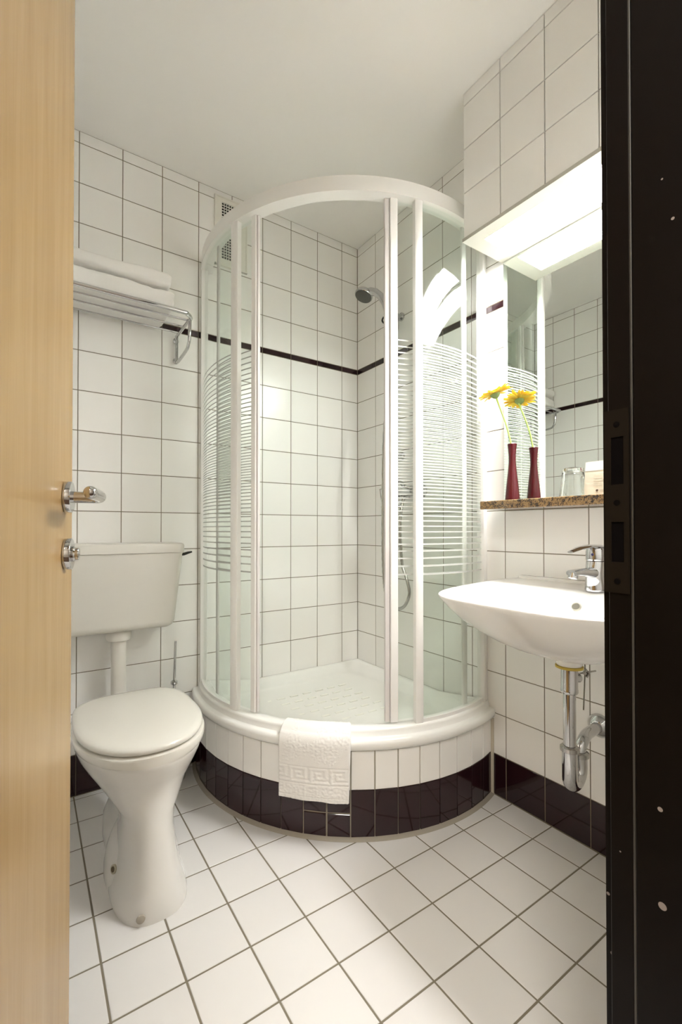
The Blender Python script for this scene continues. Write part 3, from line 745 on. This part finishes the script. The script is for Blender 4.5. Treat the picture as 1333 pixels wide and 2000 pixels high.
MB().lathe([(.004, 0), (.004, .002), (.0026, .0025)], (FX - .0243, FY - .003, FZ + .104), (-1, 0, 0), 12).build('marker_dot', pbr('red_blue_dot', (.03, .03, .12), .3), fau, True)

# trap
TXp, TYp = -.225, -1.272
trap = thing('sink_trap', 'chrome drain trap pipe curving from basin into the wall', 'pipe', (TXp, TYp, .26))
MB().lathe([(.032, 0), (.0355, .001), (.0355, .006), (.032, .0075)], (TXp, TYp, .614), seg=28).build('gasket', 'brass_ring', trap, True)
MB().lathe([(.0205, 0), (.0225, .004), (.0225, .010), (.0215, .014), (.0215, .0695)], (TXp, TYp, .545), seg=28).build('drain_body', 'chrome', trap, True)
MB().sweep([(TXp, TYp, .37), (TXp, TYp, .555)], .0160, 24).build('tailpiece', 'chrome', trap, True)
EYp = TYp + .012
uy = EYp
def lp_(t): return (TXp + .075 * t, TYp + (uy - TYp) * t)
ub = [(TXp, TYp, .395), (TXp, TYp, .315)]
for k in range(1, 10):
    a = PI * k / 10; f = (1 - math.cos(a)) / 2; ub.append((*lp_(f), .315 - .030 * math.sin(a)))
ub += [(*lp_(1), .315), (*lp_(1), .352)]
MB().sweep(ub, .0195, 22).build('u_bend', 'chrome', trap, True)
for f, zz in ((0, .385), (1, .345)):
    x, y = lp_(f); MB().lathe([(.0195, 0), (.0245, .003), (.0245, .013), (.0195, .017)], (x, y, zz), seg=24).build('slip_nut', 'satin', trap, True)
WZ = .392
wp = bez([(*lp_(1), .345), (*lp_(1), .360), (TXp + .082, uy, .376), (TXp + .104, uy + .003, .388), (TXp + .14, uy + .010, WZ), (-.002, -1.244, WZ)], 7)
MB().sweep(wp, .0160, 22).build('wall_pipe', 'chrome', trap, True)
MB().lathe([(.036, 0), (.036, .004), (.030, .014), (.020, .022), (.0175, .024)], (-.0006, -1.243, WZ), (-1, 0, 0), 30).build('wall_rosette', 'chrome', trap, True)
MB().sweep([(TXp + .012, TYp, .583), (TXp + .045, TYp, .578)], [.011, .0125], 16).build('pop_up_port', 'chrome', trap, True)
MB().sweep([(TXp + .03, TYp - .002, .592), (TXp + .105, TYp - .018, .592)], .0024, 8).build('pivot_rod', 'satin', trap, True)
MB().sweep([(TXp + .063, TYp - .010, .63), (TXp + .063, TYp - .010, .592), (TXp + .054, TYp - .010, .49)], .0020, 8).build('lift_rod', 'satin', trap, True)
MB().sweep([(TXp + .052, TYp - .012, .592), (TXp + .063, TYp - .012, .600), (TXp + .074, TYp - .014, .590), (TXp + .066, TYp - .012, .580)], .0045, 8).build('rod_clamp', 'satin', trap, True)

# ------------------------------------------------------------------ things on the shelf
SHZ = 1.0932
def vase(label, x, y, h, k):
    t = thing('bud_vase', label, 'vase', (x, y, SHZ))
    pr_ = [(.0235, 0), (.0245, .0015), (.0240, .010), (.0205, .05), (.0150, .10), (.0118, .135), (.0118, .155), (.0140, .182), (.0158, .197), (.0150, .198), (.0128, .182), (.0105, .155), (.0105, .12), (.006, .11)]
    MB().lathe([(r * k, z * h / .198) for r, z in pr_], (x, y, SHZ), seg=36).build('vase_body', 'vase', t, True)
    return t
vase('slender burgundy bud vase on the granite shelf', -.068, -.988, .198, 1.0)
def gerbera(label, base, head, normal, r, seed, bend):
    rnd = random.Random(seed); t = thing('gerbera', label, 'flower', base)
    b, h, n_ = Vector(base), Vector(head), Vector(normal).normalized()
    path = bez([b, b.lerp(h, .45) + Vector(bend), h - n_ * .018, h - n_ * .003], 8)
    MB().sweep(path, [.0026 + .0008 * (i / len(path)) for i in range(len(path))], 10).build('stem', 'stem', t, True)
    MB().lathe([(.003, -.014), (.010, -.010), (.0165, -.002), (.0175, .003), (.012, .005)], h, n_, 20).build('calyx', 'sepal', t, True)
    MB().lathe([(.016, .003), (.015, .008), (.008, .011), (.002, .0115)], h, n_, 20).build('disc', 'petal', t, True)
    a = n_.cross(Vector((0.1, .3, 1))).normalized(); c = n_.cross(a)
    m = MB()
    for layer, (cnt, rr, lift) in enumerate(((24, 1.0, .000), (20, .86, .005), (14, .62, .008))):
        for i in range(cnt):
            an = 2 * PI * (i + .5 * layer) / cnt + rnd.uniform(-.08, .08); d = a * math.cos(an) + c * math.sin(an); sd = n_.cross(d)
            L_ = r * rr * rnd.uniform(.88, 1.06); w = r * .105 * rnd.uniform(.9, 1.2); cv = rnd.uniform(-.10, .16); tw = rnd.uniform(-.25, .25)
            top, bot = [], []
            for q, ww in ((.14, .4), (.35, .85), (.6, 1.0), (.82, .85), (.95, .5), (1.0, .12)):
                ctr = h + d * (L_ * q) + n_ * (lift + .004 + cv * L_ * q * q - .02 * q * 0)
                for s_ in (-1, 0, 1):
                    p = ctr + sd * (w * ww * s_) + n_ * (.0012 * abs(s_) + tw * w * ww * s_)
                    top.append(p + n_ * .0004); bot.append(p - n_ * .0004)
            fs = []
            for k in range(5):
                for s_ in range(2):
                    q = k * 3 + s_; fs.append((q, q + 1, q + 4, q + 3)); fs.append((18 + q, 18 + q + 3, 18 + q + 4, 18 + q + 1))
            for k in range(5):
                q = k * 3; fs.append((q, q + 3, 18 + q + 3, 18 + q)); q += 2; fs.append((q, 18 + q, 18 + q + 3, q + 3))
            m.add(top + bot, fs)
    m.build('petals', 'petal', t, True, angle=80)
gerbera('single yellow gerbera leaning out of the burgundy vase', (-.068, -.990, SHZ + .175), (-.076, -.926, 1.4765), (-.24, .22, 1), .060, 3, (.0, -.006, 0))
tm = MB(); tm.lathe([(.0385, .0), (.0385, .002), (.0345, .030), (.0315, .060), (.0303, .080), (.0290, .0875), (.0255, .0895), (.001, .0895), (.001, .082), (.0245, .080), (.0277, .074), (.0290, .056), (.0322, .028), (.0362, .0005)], (-.070, -1.201, SHZ), seg=40, cap=False)
tag(tm.build('drinking_glass', 'tumbler', origin=(-.070, -1.201, SHZ), smooth=True), 'clear drinking glass standing upside down on the shelf', 'glass')
card = thing('folded_card', 'cream folded paper card standing beside the drinking glass', 'card', (-.06, -1.272, SHZ))
cd = MB(); cy0, cy1 = -1.236, -1.325
cd.loft([[(-.0745, cy0, SHZ), (-.073, cy0, SHZ), (-.073, cy1, SHZ), (-.0745, cy1, SHZ)], [(-.0625, cy0, SHZ + .104), (-.061, cy0, SHZ + .104), (-.061, cy1, SHZ + .104), (-.0625, cy1, SHZ + .104)]], cap=True)
cd.build('front_leaf', 'card', card)
cd = MB(); cd.loft([[(-.030, cy0, SHZ), (-.0285, cy0, SHZ), (-.0285, cy1, SHZ), (-.030, cy1, SHZ)], [(-.0618, cy0, SHZ + .104), (-.0605, cy0, SHZ + .104), (-.0605, cy1, SHZ + .104), (-.0618, cy1, SHZ + .104)]], cap=True)
cd.build('rear_leaf', 'card_white', card)
def on_card(f): return -.0748 + .0120 * f - .0003
cd = MB(); z1_, z2_ = .076, .1035
cd.loft([[(on_card(z1_ / .104), cy0 - .0004, SHZ + z1_), (on_card(z1_ / .104), cy1 + .0004, SHZ + z1_)], [(on_card(z2_ / .104), cy0 - .0004, SHZ + z2_), (on_card(z2_ / .104), cy1 + .0004, SHZ + z2_)],
         [(on_card(z2_ / .104) + .0002, cy0 - .0004, SHZ + z2_), (on_card(z2_ / .104) + .0002, cy1 + .0004, SHZ + z2_)], [(on_card(z1_ / .104) + .0002, cy0 - .0004, SHZ + z1_), (on_card(z1_ / .104) + .0002, cy1 + .0004, SHZ + z1_)]], closed=False)
cd.build('white_header', 'card_white', card)
for k, (yc, zz, ry) in enumerate(((-1.274, .016, .0036),)):
    MB().lathe([(ry, 0), (ry, .0004)], (on_card(zz / .104) + .0001, yc, SHZ + zz), (-1, 0, .22), 14).build('printed_emblem', 'ink', card)
ln = MB()
for k in range(5):
    zz = .060 - .0075 * k; x = on_card(zz / .104); ln.box(x - .0001, x + .0003, -1.262, -1.285 - .004 * (k % 3), SHZ + zz, SHZ + zz + .0007)
for k in range(2):
    zz = .014 + .004 * k; x = on_card(zz / .104); ln.box(x - .0001, x + .0003, -1.282, -1.298, SHZ + zz, SHZ + zz + .0008)
ln.build('printed_lines', pbr('faint_ink', (.50, .42, .33), .8), card)

# ------------------------------------------------------------------ door leaf (open inwards) and dark door frame
DA_ = R(75.9); dd = Vector((math.cos(DA_), math.sin(DA_), 0)); dn = Vector((math.sin(DA_), -math.cos(DA_), 0))
E_ = Vector((-1.3974, -1.0040, 0))
DL, DT, DH = .695, .040, 2.035
hinge = E_ - dd * DL
def dbox(s0, s1, n0, n1, z0, z1, bev=0):
    """box in door coordinates: s from hinge to latch edge, n out of the visible face"""
    m = MB().box(s0, s1, n0, n1, z0, z1, bev)
    m.v = [tuple(hinge + dd * v[0] + dn * v[1] + Vector((0, 0, v[2]))) for v in m.v]; return m
door = struct(dbox(0, DL, -DT, 0, .008, DH, .0015).build('door_1', 'wood', origin=tuple(hinge)), 'light maple bathroom door standing open at the left edge')
sH = DL - .060; HZ, LZ = 1.049, .9525
def dpt(s, n, z): return hinge + dd * s + dn * n + Vector((0, 0, z))
def rosette(name, z):
    return MB().lathe([(.0255, 0), (.0262, .0008), (.0262, .0100), (.0252, .0112), (.012, .0114)], dpt(sH, .0003, z), dn, 44).build(name, 'chrome', door, True)
rosette('handle_rosette', HZ)
lev = bez([dpt(sH, .010, HZ), dpt(sH, .030, HZ), dpt(sH, .044, HZ), dpt(sH - .004, .0515, HZ), dpt(sH - .014, .055, HZ + .0005), dpt(sH - .03, .0555, HZ + .001), dpt(sH - .07, .055, HZ + .001), dpt(sH - .108, .0545, HZ + .001)], 6)
hd_ = MB(); hd_.sweep(lev, .0098, 20)
hd_.lathe([(.0098, -.004), (.0096, .001), (.0085, .005), (.006, .008), (.002, .0095)], dpt(sH - .108, .0545, HZ + .001), -dd, 20)
hd_.build('lever_handle', 'chrome', door, True, angle=60)
rosette('lock_rosette', LZ)
MB().lathe([(.0125, .011), (.0130, .0125), (.0130, .0145), (.0105, .0165), (.0105, .021), (.0095, .022), (.004, .0222)], dpt(sH, 0, LZ), dn, 28).build('thumb_turn', 'chrome', door, True)
dbox(DL - .0002, DL + .0012, -.031, -.009, HZ - .13, HZ + .09).build('latch_plate', 'satin', door)
for zz in (.28, 1.78):
    MB().sweep([dpt(-.006, .004, zz - .05), dpt(-.006, .004, zz + .05)], .007, 14).build('hinge_barrel', 'satin', door, True)

fr_ = MB()
fr_.box(JR, JR + .022, Y0 - .026, Y0, 0, 2.055, .0012)                       # rebate that takes the door edge
fr_.box(JR - .003, JR + .022, Y0 - .128, Y0 - .0285, 0, 2.055, .002)        # lining towards the hall
fr_.box(JR + .010, JR + .07, Y0, Y0 + .010, 0, 2.115)                        # architrave on the room side
fr_.box(JR - .003, JR + .07, Y0 - .134, Y0 - .121, 0, 2.115)
fr_.box(HL - .022, HL, Y0 - .128, Y0, 0, 2.055); fr_.box(HL - .022, JR + .022, Y0 - .128, Y0, 2.045, 2.068)
frame = struct(fr_.build('trim_1', 'frame_paint', origin=(JR, Y0, 0), smooth=False), 'black painted door frame at the right edge')
MB().sweep([(JR + .002, Y0 - .0272, .0), (JR + .002, Y0 - .0272, 2.05)], .0026, 8).build('rubber_seal', pbr('grey_seal', (.055, .050, .042), .5), frame, True)
sp2 = MB(); pz0, pz1 = .918, 1.138
slots = [(.955, 1.003), (1.048, 1.105)]
pm = pbr('dark_bronze_plate', (.009, .0062, .0036), .5, spec=.15)
zs = [pz0] + [z for s_ in slots for z in s_] + [pz1]
ya, yb, yc_, yd = Y0 + .003, Y0 - .0045, Y0 - .0185, Y0 - .0245
sp2.box(JR - .0022, JR - .0002, yb, ya, pz0, pz1); sp2.box(JR - .0022, JR - .0002, yd, yc_, pz0, pz1)
for z0, z1 in ((zs[0], zs[1]), (zs[2], zs[3]), (zs[4], zs[5])): sp2.box(JR - .0022, JR - .0002, yc_, yb, z0, z1)
plate = sp2.build('strike_plate', pm, frame)
for z0, z1 in slots: MB().box(JR - .0006, JR - .0001, yc_, yb, z0, z1).build('latch_slot', 'dark_void', plate)
for zz in (.932, 1.026, 1.120): MB().lathe([(.0035, 0), (.0035, .0006), (.002, .0008)], (JR - .0022, Y0 - .011, zz), (-1, 0, 0), 12).build('screw', 'dark_void', plate, True)

# ------------------------------------------------------------------ hallway behind the camera, with an added fill light
hx0, hx1, hy0, hy1 = -2.6, .6, -3.6, Y0 - .12
struct(MB().box(hx0, hx1, hy0, hy1, -.1, -.002).build('floor_hall', 'hall_floor'), 'dark hallway carpet outside the door')
struct(MB().box(hx0, hx1, hy0, hy1, 2.5, 2.6).build('ceiling_hall', 'plaster'), 'hallway ceiling outside the door')
struct(MB().box(hx0, hx1, hy0 - .1, hy0, -.1, 2.6).build('wall_hall_rear', 'hall_wall'), 'hallway wall facing the door')
struct(MB().box(hx0 - .1, hx0, hy0, hy1, -.1, 2.6).build('wall_hall_left', 'hall_wall'), 'hallway end wall on the left')
struct(MB().box(hx1, hx1 + .1, hy0, hy1, -.1, 2.6).build('wall_hall_right', 'hall_wall'), 'hallway end wall on the right')
hw_ = MB(); hw_.box(hx0, X0 - .0, hy1, hy1 + .08, -.1, 2.6); hw_.box(.0, hx1, hy1, hy1 + .08, -.1, 2.6)
struct(hw_.build('wall_hall_front', 'hall_wall'), 'hallway wall beside the bathroom')
hl = thing('hall_fill_light', 'round frosted fill light added on the unseen hallway ceiling', 'lamp', (-2.0, -2.55, 2.42))  # invented source out of view, fills the shadows under basin and rim
MB().lathe([(.26, .075), (.26, .08), (.25, .08)], (-2.0, -2.55, 2.42), seg=36).build('fill_light_base', 'white_paint', hl, True)
MB().lathe([(.03, 0), (.12, .006), (.20, .025), (.24, .055), (.25, .074)], (-2.0, -2.55, 2.42), seg=36).build('fill_light_shade', mat_emit('hall_fill_glow', (1.0, 0.95, 0.87), HALL_FILL_STRENGTH), hl, True)
